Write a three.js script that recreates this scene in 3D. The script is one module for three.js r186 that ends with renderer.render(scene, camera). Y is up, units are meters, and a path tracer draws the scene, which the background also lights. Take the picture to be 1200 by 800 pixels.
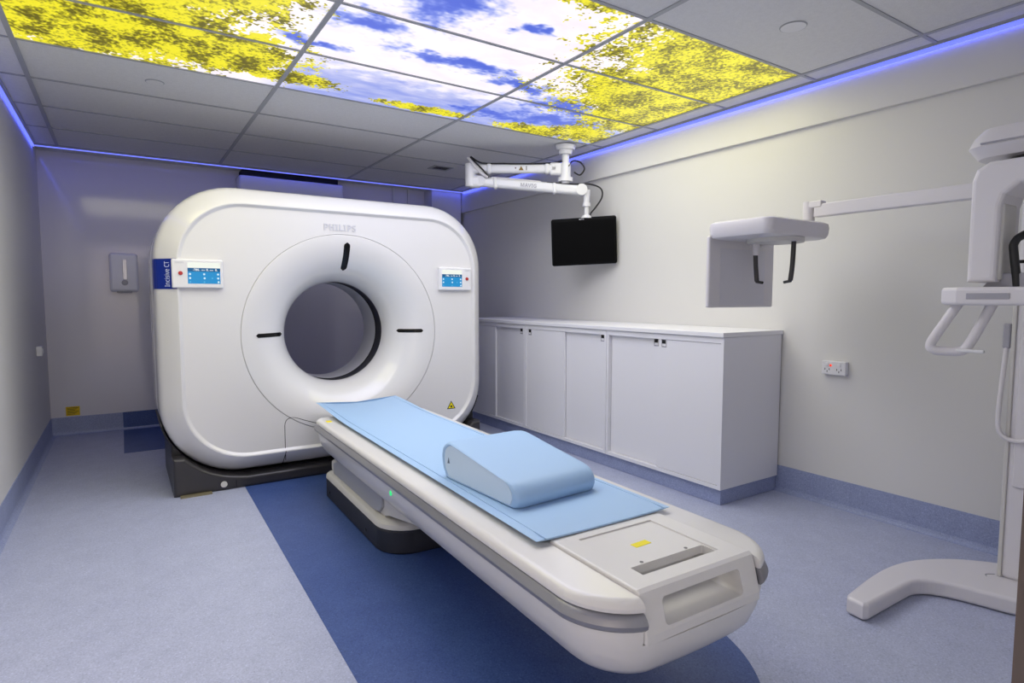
import * as THREE from 'three';
import { RoundedBoxGeometry } from 'three/addons/geometries/RoundedBoxGeometry.js';
import { mergeGeometries, toCreasedNormals } from 'three/addons/utils/BufferGeometryUtils.js';
import { RectAreaLightUniformsLib } from 'three/addons/lights/RectAreaLightUniformsLib.js';
import { FontLoader } from 'three/addons/loaders/FontLoader.js';
import { TextGeometry } from 'three/addons/geometries/TextGeometry.js';
import { Brush, Evaluator, SUBTRACTION } from 'three-bvh-csg';
import { createNoise2D } from 'simplex-noise';

// ---------------------------------------------------------------- camera, light levels, exposure
const scene = new THREE.Scene();
scene.background = new THREE.Color(0x000000);
const camera = new THREE.PerspectiveCamera(2 * Math.atan(400 / 695.14) * 180 / Math.PI, 1.5, 0.02, 60);
camera.rotation.order = 'YXZ';
camera.position.set(0, 1.2, 0);
camera.rotation.set(-0.0730715, -0.5811293, 0.00047);
scene.add(camera);
const renderer = new THREE.WebGLRenderer({ antialias: true });
renderer.toneMapping = THREE.LinearToneMapping;
renderer.toneMappingExposure = 1.1;
renderer.shadowMap.enabled = true;
RectAreaLightUniformsLib.init();
const SKY_LIGHT = 4.1;      // radiance of the backlit ceiling panels' light
const SKY_GLOW = 0.98;      // what the eye sees of their printed faces
const LED_LIGHT = 8;
const HALL_LIGHT = 42;

// room measures (metres)
const XL = -0.55, XR = 3.40, ZB = -6.42, ZF = -0.12, HC = 2.436;
const LX = [-0.389, 0.811, 2.011, 3.211];             // long ceiling bars
const C0 = -3.76;                                     // back edge of the printed light panels
const EDGE = { l: XL + 0.012, r: 3.372, b: -6.17 };   // edge of the tiled ceiling

// ---------------------------------------------------------------- helpers
let seed = 12345;
const rnd = () => { seed = (seed * 1664525 + 1013904223) >>> 0; return seed / 4294967296; };
const noise = createNoise2D(rnd), noise2 = createNoise2D(rnd);
const fbm = (x, y, o = 4) => { let a = 0, s = 1, f = 1, n = 0; for (let i = 0; i < o; i++) { a += s * noise(x * f, y * f); n += s; s *= 0.55; f *= 2.03; } return a / n; };
const clamp = (x, a = 0, b = 1) => Math.min(b, Math.max(a, x));
const smooth = (a, b, x) => { const t = clamp((x - a) / (b - a)); return t * t * (3 - 2 * t); };
const V = (x, y, z) => new THREE.Vector3(x, y, z);
const taken = {};
function numbered(n) { const k = taken[n] = (taken[n] ?? -1) + 1; return k ? `${n}_${String(k).padStart(3, '0')}` : n; }
function norm(g) {
  const q = g.index ? g.toNonIndexed() : g;
  if (!q.attributes.normal) q.computeVertexNormals();
  if (!q.attributes.uv) q.setAttribute('uv', new THREE.BufferAttribute(new Float32Array(q.attributes.position.count * 2), 2));
  for (const k of Object.keys(q.attributes)) if (!['position', 'normal', 'uv'].includes(k)) q.deleteAttribute(k);
  q.morphAttributes = {};
  return q;
}
function join(gs) { return Array.isArray(gs) ? (gs.length > 1 ? mergeGeometries(gs.map(norm)) : norm(gs[0])) : norm(gs); }
// one named mesh; with a thing as parent, geometry given in room coordinates is moved to the thing's own frame when inRoom is set
function obj(name, gs, material, parent = scene, inRoom = false) {
  const g = join(gs);
  if (inRoom && parent !== scene) { parent.updateWorldMatrix(true, false); g.applyMatrix4(parent.matrixWorld.clone().invert()); }
  const m = new THREE.Mesh(g, material);
  m.name = parent === scene ? numbered(name) : name;
  m.castShadow = m.receiveShadow = true;
  parent.add(m);
  return m;
}
function tag(o, label, category, group) { o.userData.label = label; o.userData.category = category; if (group) o.userData.group = group; return o; }
function thing(name, label, category, [x, y, z] = [0, 0, 0], turn = 0, group) {
  const o = new THREE.Group(); o.name = numbered(name); o.position.set(x, y, z); o.rotation.y = turn; scene.add(o);
  return tag(o, label, category, group);
}
function struct(name, gs, material, label, category) { const o = obj(name, gs, material); o.userData.kind = 'structure'; return tag(o, label, category); }
const bx = (x0, x1, y0, y1, z0, z1) => new THREE.BoxGeometry(x1 - x0, y1 - y0, z1 - z0).translate((x0 + x1) / 2, (y0 + y1) / 2, (z0 + z1) / 2);
const rb = (x0, x1, y0, y1, z0, z1, r = 0.005, s = 3) => new RoundedBoxGeometry(x1 - x0, y1 - y0, z1 - z0, s, Math.min(r, (x1 - x0) / 2.01, (y1 - y0) / 2.01, (z1 - z0) / 2.01)).translate((x0 + x1) / 2, (y0 + y1) / 2, (z0 + z1) / 2);
const cyl = (a, b, r0, r1 = r0, seg = 24) => {
  const d = b.clone().sub(a), g = new THREE.CylinderGeometry(r1, r0, d.length(), seg);
  g.applyQuaternion(new THREE.Quaternion().setFromUnitVectors(V(0, 1, 0), d.clone().normalize()));
  return g.translate((a.x + b.x) / 2, (a.y + b.y) / 2, (a.z + b.z) / 2);
};
const tube = (pts, r, seg = 40, rs = 10, tension = 0.5) => new THREE.TubeGeometry(new THREE.CatmullRomCurve3(pts, false, 'catmullrom', tension), seg, r, rs);
// box whose uv are metres, for the floor covering
function metreBox(x0, x1, y0, y1, z0, z1) { const g = bx(x0, x1, y0, y1, z0, z1); return metreUV(g); }
function metreUV(g, s = 1) {
  const q = g.index ? g.toNonIndexed() : g; const p = q.attributes.position, n = q.attributes.normal, uv = new Float32Array(p.count * 2);
  for (let i = 0; i < p.count; i++) {
    const ax = Math.abs(n.getX(i)), ay = Math.abs(n.getY(i)), az = Math.abs(n.getZ(i));
    const [a, b] = ay >= ax && ay >= az ? [p.getX(i), p.getZ(i)] : ax >= az ? [p.getZ(i), p.getY(i)] : [p.getX(i), p.getY(i)];
    uv[2 * i] = a * s; uv[2 * i + 1] = b * s;
  }
  q.setAttribute('uv', new THREE.BufferAttribute(uv, 2)); return q;
}
// rounded rectangle points, counter-clockwise; radii [right-top, left-top, left-bottom, right-bottom]
function rrPts(x0, x1, y0, y1, r, n = 10) {
  const R = Array.isArray(r) ? r : [r, r, r, r], out = [];
  const c = [[x1 - R[0], y1 - R[0], 0], [x0 + R[1], y1 - R[1], 1], [x0 + R[2], y0 + R[2], 2], [x1 - R[3], y0 + R[3], 3]];
  c.forEach(([cx, cy, k], i) => { for (let j = 0; j <= n; j++) { const a = (k + j / n) * Math.PI / 2; out.push([cx + R[i] * Math.cos(a), cy + R[i] * Math.sin(a)]); } });
  return out;
}
// skin through rings of equal point count; caps are fans
function loft(rings, capA = false, capB = false, crease = 0.6) {
  const pos = [], n = rings[0].length, tri = (a, b, c) => pos.push(...a, ...b, ...c);
  for (let i = 0; i + 1 < rings.length; i++) for (let j = 0; j < n; j++) {
    const k = (j + 1) % n, a = rings[i][j], b = rings[i][k], c = rings[i + 1][k], d = rings[i + 1][j];
    tri(a, b, c); tri(a, c, d);
  }
  const cap = (r, flip) => { const c = [0, 1, 2].map((q) => r.reduce((s, p) => s + p[q], 0) / n); for (let j = 0; j < n; j++) { const k = (j + 1) % n; flip ? tri(r[k], r[j], c) : tri(r[j], r[k], c); } };
  if (capA) cap(rings[0], true); if (capB) cap(rings[rings.length - 1], false);
  const g = new THREE.BufferGeometry(); g.setAttribute('position', new THREE.Float32BufferAttribute(pos, 3));
  g.computeVertexNormals();
  return toCreasedNormals(g, crease);
}
const shapeOf = (pts) => new THREE.Shape(pts.map(([a, b]) => new THREE.Vector2(a, b)));
const extr = (shape, depth, bevel = 0, seg = 2, curve = 24) => new THREE.ExtrudeGeometry(shape, { depth: depth - 2 * bevel, bevelEnabled: bevel > 0, bevelThickness: bevel, bevelSize: bevel, bevelOffset: -bevel, bevelSegments: seg, curveSegments: curve }).translate(0, 0, bevel);
const evaluator = new Evaluator(); evaluator.attributes = ['position', 'normal']; evaluator.useGroups = false;
function cut(g, ...cutters) {
  let b = new Brush(norm(g)); b.updateMatrixWorld();
  for (const c of cutters) { const k = new Brush(norm(c)); k.updateMatrixWorld(); b = evaluator.evaluate(b, k, SUBTRACTION); }
  return b.geometry;
}
const font = { bold: await new FontLoader().loadAsync('fonts/droid/droid_sans_bold.typeface.json'), regular: await new FontLoader().loadAsync('fonts/droid/droid_sans_regular.typeface.json') };
function text(str, size, depth, f = 'bold') { const g = new TextGeometry(str, { font: font[f], size, depth, curveSegments: 4, bevelEnabled: false }); g.computeBoundingBox(); const b = g.boundingBox; return g.translate(-(b.min.x + b.max.x) / 2, -(b.min.y + b.max.y) / 2, 0); }
function dataTex(w, h, fn, srgb = true, wrap = true) {
  const d = new Uint8Array(w * h * 4);
  for (let y = 0; y < h; y++) for (let x = 0; x < w; x++) { const c = fn(x, y), i = 4 * (y * w + x); d[i] = clamp(c[0], 0, 255); d[i + 1] = clamp(c[1], 0, 255); d[i + 2] = clamp(c[2], 0, 255); d[i + 3] = 255; }
  const t = new THREE.DataTexture(d, w, h); if (srgb) t.colorSpace = THREE.SRGBColorSpace;
  t.magFilter = THREE.LinearFilter; t.minFilter = THREE.LinearMipmapLinearFilter; t.generateMipmaps = true;
  if (wrap) t.wrapS = t.wrapT = THREE.RepeatWrapping; t.needsUpdate = true; return t;
}
function canvasTex(w, h, draw) { const c = document.createElement('canvas'); c.width = w; c.height = h; draw(c.getContext('2d'), w, h); const t = new THREE.CanvasTexture(c); t.colorSpace = THREE.SRGBColorSpace; return t; }
const std = (color, roughness = 0.6, o = {}) => new THREE.MeshStandardMaterial({ color, roughness, ...o });
const phy = (color, roughness = 0.4, o = {}) => new THREE.MeshPhysicalMaterial({ color, roughness, ...o });
function areaLight(color, intensity, w, h, at, to) {
  const l = new THREE.RectAreaLight(color, intensity, w, h); l.position.copy(at); l.lookAt(to); scene.add(l); return l;
}

// ---------------------------------------------------------------- materials
const speck = (base, amp, flecks) => dataTex(512, 512, (x, y) => {
  const n = (rnd() - 0.5) * amp + 5 * fbm(x / 60, y / 60, 3); let f = 0; const r = rnd(); if (r < flecks) f = 26; else if (r > 1 - flecks) f = -24;
  return base.map((b) => b + n + f);
});
const vinylLight = speck([172, 178, 202], 24, 0.02), vinylDark = speck([60, 84, 142], 22, 0.02), vinylSkirt = speck([148, 158, 192], 22, 0.02);
for (const t of [vinylLight, vinylDark, vinylSkirt]) t.repeat.set(1 / 1.7, 1 / 1.7);
const paintBump = dataTex(256, 256, () => { const v = 120 + 30 * (rnd() - 0.5); return [v, v, v]; }, false);
const tileTex = dataTex(512, 512, (x, y) => { const v = 222 + (rnd() - 0.5) * 12 - (rnd() < 0.03 ? 22 : 0) + 3 * fbm(x / 40, y / 40, 2); return [v, v, v * 1.005]; });
tileTex.repeat.set(1 / 0.6, 1 / 0.6);
const M = {
  floor: phy(0xffffff, 0.42, { map: vinylLight }),
  skirting: phy(0xffffff, 0.45, { map: vinylSkirt }),
  inlay: phy(0xffffff, 0.42, { map: vinylDark }),
  wall: std(0xd9d8d6, 0.62, { bumpMap: paintBump, bumpScale: 0.0002 }),
  wallLobby: std(0xefeeec, 0.62),
  wallBack: phy(0xdad8de, 0.085, {}),
  tile: std(0xffffff, 0.9, { map: tileTex }),
  bar: std(0xa9abb0, 0.5),
  white: phy(0xe4e4e6, 0.28, { clearcoat: 0.5, clearcoatRoughness: 0.12 }),
  gantry: phy(0xe1e0df, 0.30, { clearcoat: 0.8, clearcoatRoughness: 0.06 }),
  tableWhite: phy(0xe2e0dd, 0.33, { clearcoat: 0.4, clearcoatRoughness: 0.15 }),
  silver: std(0x9a9a9f, 0.35, { metalness: 0.6 }),
  gap: std(0x0c0c0e, 0.8),
  black: std(0x17171a, 0.35),
  base: phy(0x2c2a2c, 0.38, { clearcoat: 0.2 }),
  pedestal: std(0x20222c, 0.55),
  lipGrey: std(0xcfcdc8, 0.45),
  greyPanel: std(0x9fa1a8, 0.5),
  liner: std(0xb4b4ba, 0.45),
  pad: phy(0xa4c5e8, 0.5, { sheen: 0.15, sheenRoughness: 0.6 }),
  padSide: phy(0xc8ddf2, 0.5),
  laminate: std(0xe4e4e8, 0.42),
  laminateEdge: std(0xe6e6ea, 0.4),
  chrome: std(0xd8d8dc, 0.2, { metalness: 1 }),
  yellow: std(0xf6e600, 0.5),
  red: std(0xb02020, 0.35),
  ink: std(0x14120a, 0.6),
  xray: phy(0xdcd9dc, 0.36, { clearcoat: 0.3, clearcoatRoughness: 0.2 }),
  xrayGrey: std(0xa4a3ab, 0.5),
  cable: std(0x111113, 0.5),
  logo: std(0xcfd0d6, 0.35, { metalness: 0.2 }),
  frame: std(0x4a403c, 0.5),
  ac: std(0xe0e0e4, 0.4),
};

// ---------------------------------------------------------------- room shell
const floor = struct('floor', metreBox(XL - 0.15, XR + 0.15, -0.12, 0, ZB - 0.15, ZF + 0.14), M.floor, 'pale blue grey speckled vinyl floor of the scanner room', 'floor');
{ // dark inlays of the same covering
  const strip = new THREE.Shape(); const r = 0.61;
  strip.moveTo(-r, 0); strip.absarc(0, 0, r, Math.PI, 2 * Math.PI, false); strip.lineTo(r, 4.55); strip.lineTo(-r, 4.55); strip.closePath();
  const g = extr(strip, 0.0012, 0, 1, 48).rotateX(-Math.PI / 2).rotateY(-0.018).translate(1.175, 0, -1.47);
  obj('floor_inlay', metreUV(g), M.inlay, floor).userData.label = 'navy vinyl strip with a round end under the table';
  obj('floor_inlay', metreBox(-0.03, 3.3, 0, 0.0010, ZB, -5.42), M.inlay, floor).userData.label = 'navy vinyl patch along the back wall';
}
struct('wall_left', bx(XL - 0.15, XL, 0, 2.6, ZB - 0.15, ZF + 0.14), M.wall, 'pale grey painted wall at the left edge', 'wall');
struct('wall_back', bx(XL, XR, 0, 2.6, ZB - 0.15, ZB), M.wallBack, 'glossy bluish back wall behind the scanner', 'wall');
struct('wall_right', [bx(XR, XR + 0.15, 0, 2.6, ZB - 0.15, ZF + 0.14), bx(EDGE.r, XR, 2.195, 2.6, ZB, ZF)], M.wall, 'cream lit wall with a shallow bulkhead behind the cabinets', 'wall');
const DX0 = -0.45, DX1 = 0.482, DH = 2.10;
struct('wall_front', [bx(DX1 + 0.04, XR, 0, 2.6, ZF, ZF + 0.14), bx(XL, DX0, 0, 2.6, ZF, ZF + 0.14), bx(DX0, DX1 + 0.04, DH + 0.04, 2.6, ZF, ZF + 0.14)], M.wallLobby, 'wall with the doorway the picture is taken from', 'wall');
struct('door_1', [bx(DX1, DX1 + 0.04, 0, DH, ZF - 0.012, ZF + 0.152), bx(DX0, DX1 + 0.04, DH, DH + 0.04, ZF - 0.012, ZF + 0.152)], M.frame, 'dark brown door frame edge at the far right', 'door frame');
// lobby outside the doorway
struct('floor_lobby', metreBox(-1.3, 2.3, -0.12, 0, ZF + 0.14, 1.9), M.floor, 'vinyl floor of the lobby behind the doorway', 'floor');
struct('wall_lobby_left', bx(-1.4, -1.3, 0, 2.6, ZF + 0.14, 1.9), M.wallLobby, 'lobby wall left of the doorway', 'wall');
struct('wall_lobby_right', bx(2.3, 2.4, 0, 2.6, ZF + 0.14, 1.9), M.wallLobby, 'lobby wall right of the doorway', 'wall');
struct('wall_lobby_back', bx(-1.4, 2.4, 0, 2.6, 1.9, 2.0), M.wallLobby, 'lobby wall opposite the doorway', 'wall');
struct('wall_lobby_front', [bx(-1.3, XL - 0.15, 0, 2.6, ZF + 0.04, ZF + 0.14)], M.wallLobby, 'short lobby wall beside the doorway', 'wall');
struct('ceiling_lobby', bx(-1.4, 2.4, 2.44, 2.6, ZF + 0.14, 1.95), M.wallLobby, 'plain lobby ceiling behind the doorway', 'ceiling');
{
  const l = thing('lobby_light', 'round warm ceiling lamp of the lobby behind the doorway', 'lamp', [0.6, 2.44, 0.9]);
  obj('rim', new THREE.CylinderGeometry(0.2, 0.2, 0.02, 32).translate(0, -0.01, 0), M.white, l);
  obj('diffuser', new THREE.CylinderGeometry(0.18, 0.18, 0.01, 32).translate(0, -0.024, 0), std(0x222222, 0.5, { emissive: 0xfff0e4, emissiveIntensity: 1.0 }), l);
  areaLight(0xfff0e4, HALL_LIGHT * 6, 0.32, 0.32, V(0.6, 2.405, 0.9), V(0.6, 0, 0.9));
}
// coved skirting of the floor covering
const cove = (len) => { const s = shapeOf([[0, 0], [0.03, 0], [0.018, 0.004], [0.009, 0.012], [0.004, 0.026], [0.004, 0.16], [0, 0.16]]); return extr(s, len, 0); };
struct('baseboard_right', [metreUV(cove(2.034).rotateY(Math.PI).translate(XR, 0, ZF))], M.skirting, 'blue grey vinyl skirting along the right wall', 'skirting');
struct('baseboard_left', metreUV(cove(ZF - ZB).translate(XL, 0, ZB)), M.skirting, 'blue grey vinyl skirting along the left wall', 'skirting');
const bb = struct('baseboard_back', metreUV(cove(XR - XL).rotateY(-Math.PI / 2).translate(XR, 0, ZB)), M.skirting, 'vinyl skirting along the back wall', 'skirting');
obj('dark_skirting', metreBox(-0.03, XR - 0.4, 0.003, 0.161, ZB + 0.004, ZB + 0.0065), M.inlay, bb).userData.label = 'navy stretch of skirting';

// ---------------------------------------------------------------- tiled ceiling
const ceiling = new THREE.Group(); ceiling.name = 'ceiling'; ceiling.userData.kind = 'structure'; scene.add(ceiling);
tag(ceiling, 'grey tiled suspended ceiling around the printed light panels', 'ceiling');
obj('ceiling_slab', bx(XL - 0.15, XR + 0.15, 2.6, 2.7, ZB - 0.15, ZF + 0.14), M.wall, ceiling);
obj('soffit_board', bx(XL, XR, HC, HC + 0.06, ZB, EDGE.b), M.wall, ceiling);
const cx = [EDGE.l, ...LX, EDGE.r], cz = []; for (let k = -4; k <= 6; k++) cz.push(C0 + 0.6 * k); cz[0] = EDGE.b; cz.push(ZF);
const zs = cz.filter((z) => z < ZF + 0.001).sort((a, b) => a - b);
const isLight = (i, k) => i >= 1 && i <= 3 && zs[k] > C0 - 0.01 && zs[k] < C0 + 1.79;
for (let i = 0; i < 5; i++) for (let k = 0; k + 1 < zs.length; k++) {
  if (isLight(i, k) || zs[k + 1] - zs[k] < 0.04) continue;
  obj('ceiling_tile', metreUV(bx(cx[i] + 0.004, cx[i + 1] - 0.004, HC + 0.004, HC + 0.02, zs[k] + 0.004, zs[k + 1] - 0.004)), M.tile, ceiling);
}
for (const x of LX) obj('main_bar', bx(x - 0.012, x + 0.012, HC - 0.001, HC + 0.03, EDGE.b, ZF), M.bar, ceiling);
for (let k = 1; k < zs.length - 1; k++) for (let i = 0; i < 5; i++) obj('cross_bar', bx(cx[i] + (i ? 0.012 : 0), cx[i + 1] - (i < 4 ? 0.012 : 0), HC - 0.0005, HC + 0.03, zs[k] - 0.009, zs[k] + 0.009), M.bar, ceiling);
obj('edge_angle', [bx(EDGE.r - 0.02, EDGE.r, HC - 0.003, HC + 0.03, EDGE.b, ZF), bx(EDGE.l, EDGE.l + 0.015, HC - 0.003, HC + 0.03, EDGE.b, ZF), bx(EDGE.l, EDGE.r, HC - 0.003, HC + 0.03, EDGE.b, EDGE.b + 0.015)], M.bar, ceiling);

// printed sky: tree crowns and clouds on the backlit panels (u across the room, v towards the doorway, metres)
const TW = 1440, TH = 720;
const blob = (u, v, cu, cv, ru, rv) => 1 - Math.hypot((u - cu) / ru, (v - cv) / rv);
const leafList = [[0.2, 0.5, 0.85, 0.75], [0.1, 1.3, 0.8, 0.8], [0.75, 0.4, 0.55, 0.34], [1.22, 0.19, 0.34, 0.11], [0.55, 1.05, 0.6, 0.45], [2.12, 0.09, 0.36, 0.075], [3.0, 0.10, 0.36, 0.12], [3.35, 0.2, 0.36, 0.2], [3.45, 1.15, 1.0, 0.66], [3.35, 1.65, 1.05, 0.56], [3.6, 0.7, 0.7, 0.35], [2.05, 1.84, 0.3, 0.12]];
const blueList = [[1.95, 0.90, 0.44, 0.10], [2.42, 0.80, 0.26, 0.08], [1.6, 1.5, 0.24, 0.36], [1.36, 1.08, 0.24, 0.13], [2.85, 0.62, 0.46, 0.17], [3.0, 0.36, 0.55, 0.2], [2.55, 0.25, 0.45, 0.13], [2.02, 1.45, 0.09, 0.07], [1.3, 1.7, 0.3, 0.16], [1.75, 1.8, 0.3, 0.15], [1.2, 0.72, 0.2, 0.08]];
const skyPix = new Float32Array(TW * TH * 3);
const skyTex = dataTex(TW, TH, (x, y) => {
  const u = 3.6 * (x + 0.5) / TW, v = 1.8 * (y + 0.5) / TH;
  const wu = u + 0.10 * fbm(u * 3 + 11, v * 3, 4), wv = v + 0.10 * fbm(u * 3, v * 3 + 17, 4);
  let b = -1; for (const q of blueList) b = Math.max(b, blob(wu, wv, ...q));
  b += 0.42 * fbm(u * 4.2 + 7, v * 6.5, 6) + 0.10 * noise2(u * 22, v * 30);
  const blue = smooth(-0.05, 0.55, b);
  const cl = 0.5 + 0.5 * fbm(u * 3.4 + 31, v * 5.3 + 3, 5);
  let c = [256 - 16 * cl, 252 - 22 * cl, 255 - 10 * cl];
  const pale = 0.85 * smooth(0.60, 0.32, v + 0.16 * fbm(u * 4 + 3, v * 6, 4)) * smooth(1.05, 1.35, u);
  c = c.map((q, i) => q + ([120, 138, 222][i] - q) * pale * (0.75 + 0.35 * fbm(u * 2.2, v * 8 + 40, 3)));
  const deep = smooth(0.15, 0.8, b), bl = [150 - 72 * deep, 164 - 62 * deep, 236 - 24 * deep];
  c = c.map((q, i) => q + (bl[i] - q) * blue);
  let l = -1; for (const q of leafList) l = Math.max(l, blob(u, v, ...q));
  l += 0.30 * fbm(u * 3.6 + 50, v * 3.6, 3) + 0.20 * noise2(u * 15, v * 15) + 0.20 * noise2(u * 38 + 9, v * 38);
  if (l > 0.06) {
    const sh = 0.60 + (u < 1.4 ? 0.75 : 0.5) * fbm(u * 3.4 + 90, v * 3.4, 3) - 0.30 * noise(u * 26, v * 26) - 0.22 * noise2(u * 62, v * 62);
    const k = smooth(0.12, 0.85, sh), w = smooth(0.06, 0.13, l);
    const lf = [98 + 140 * k, 92 + 136 * k, 8 + 26 * k];
    c = c.map((q, i) => q + (lf[i] - q) * w);
  }
  const p = 3 * (y * TW + x); for (let i = 0; i < 3; i++) skyPix[p + i] = Math.pow(clamp(c[i], 0, 255) / 255, 2.2);
  return c;
}, true, false);
const panelLabels = [
  ['backlit ceiling panel over dense yellow leaves at the left back corner', 'backlit ceiling panel of pale lavender sky with a small leaf sprig, middle of the back row', 'backlit ceiling panel with leafy tree top and blue sky beside the monitor mount'],
  ['backlit ceiling panel of dark yellow foliage, left in the middle row', 'backlit ceiling panel of white cloud broken by blue streaks, centre of the nine', 'backlit ceiling panel half white cloud half yellow crown, right in the middle row'],
  ['backlit ceiling panel of foliage nearest the camera at the top left', 'backlit ceiling panel of bright cloud and deep blue nearest the camera', 'backlit ceiling panel filled with yellow crown at the right front corner'],
];
const skyMat = new THREE.MeshStandardMaterial({ color: 0x050505, roughness: 0.35, emissive: 0xffffff, emissiveMap: skyTex, emissiveIntensity: SKY_GLOW });
for (let k = 0; k < 3; k++) for (let i = 0; i < 3; i++) {
  const x0 = LX[i] + 0.012, x1 = LX[i + 1] - 0.012, z0 = C0 + 0.6 * k + 0.009, z1 = z0 + 0.582, xm = (x0 + x1) / 2, zm = (z0 + z1) / 2;
  const t = thing('sky_light_panel', panelLabels[k][i], 'light panel', [xm, HC, zm], 0, 'printed sky light panels');
  obj('housing', bx(x0, x1, HC + 0.012, HC + 0.09, z0, z1), M.ac, t, true);
  const g = bx(x0, x1, HC + 0.004, HC + 0.010, z0, z1), p = g.attributes.position, uv = g.attributes.uv;
  for (let q = 0; q < p.count; q++) uv.setXY(q, (p.getX(q) - LX[0]) / 3.6, (p.getZ(q) - C0) / 1.8);
  obj('printed_diffuser', g, skyMat, t, true);
  const acc = [0, 0, 0]; let n = 0;
  for (let y = k * TH / 3 | 0; y < (k + 1) * TH / 3; y += 3) for (let x = i * TW / 3 | 0; x < (i + 1) * TW / 3; x += 3) { for (let q = 0; q < 3; q++) acc[q] += skyPix[3 * (y * TW + x) + q]; n++; }
  const lum = (0.3 * acc[0] + 0.59 * acc[1] + 0.11 * acc[2]) / n, tone = [0.97, 0.985, 1.16].map((q, j) => 0.4 * acc[j] / n + 0.6 * q * lum);   // tube light through the print, white with a tint
  areaLight(new THREE.Color().setRGB(...tone), SKY_LIGHT, x1 - x0, z1 - z0, V(xm, HC - 0.004, zm), V(xm, 0, zm));
}

// ---------------------------------------------------------------- blue light strips round the ceiling
const ledMat = std(0x0a0a20, 0.4, { emissive: new THREE.Color().setRGB(0.19, 0.24, 1.25), emissiveIntensity: 1.0 });
const ledCol = new THREE.Color().setRGB(0.05, 0.08, 1.0);
function ledStrip(label, geoProfile, geoGlow, at, to, len) {
  const t = thing('led_strip', label, 'light strip', [at.x, HC, at.z], 0, 'blue light strips round the ceiling');
  obj('channel', geoProfile, M.bar, t, true); obj('glowing_tape', geoGlow, ledMat, t, true);
  return t;
}
{
  const zm = (EDGE.b + ZF) / 2, zl = ZF - EDGE.b, xm = (EDGE.l + EDGE.r) / 2;
  ledStrip('blue light strip along the top of the right bulkhead', bx(EDGE.r - 0.014, EDGE.r, HC - 0.010, HC - 0.003, EDGE.b, ZF), bx(EDGE.r - 0.013, EDGE.r - 0.001, HC - 0.026, HC - 0.010, EDGE.b, ZF), V(EDGE.r, HC, zm));
  areaLight(ledCol, LED_LIGHT, 0.012, zl, V(EDGE.r - 0.007, HC - 0.0275, zm), V(EDGE.r - 0.007, 0, zm));
  ledStrip('blue light strip along the top of the left wall', bx(XL, XL + 0.014, HC - 0.010, HC - 0.003, EDGE.b, ZF), bx(XL + 0.001, XL + 0.013, HC - 0.026, HC - 0.010, EDGE.b, ZF), V(XL, HC, zm));
  areaLight(ledCol, LED_LIGHT, 0.012, zl, V(XL + 0.007, HC - 0.0275, zm), V(XL + 0.007, 0, zm));
  ledStrip('blue light strip across the back of the ceiling', bx(XL + 0.014, EDGE.r - 0.014, HC - 0.010, HC - 0.003, EDGE.b - 0.014, EDGE.b), bx(XL + 0.014, EDGE.r - 0.014, HC - 0.018, HC - 0.010, EDGE.b - 0.013, EDGE.b - 0.001), V(xm, HC, EDGE.b));
  areaLight(ledCol, LED_LIGHT, EDGE.r - XL - 0.03, 0.012, V(xm, HC - 0.0195, EDGE.b - 0.007), V(xm, 0, EDGE.b - 0.007));
}

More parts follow.
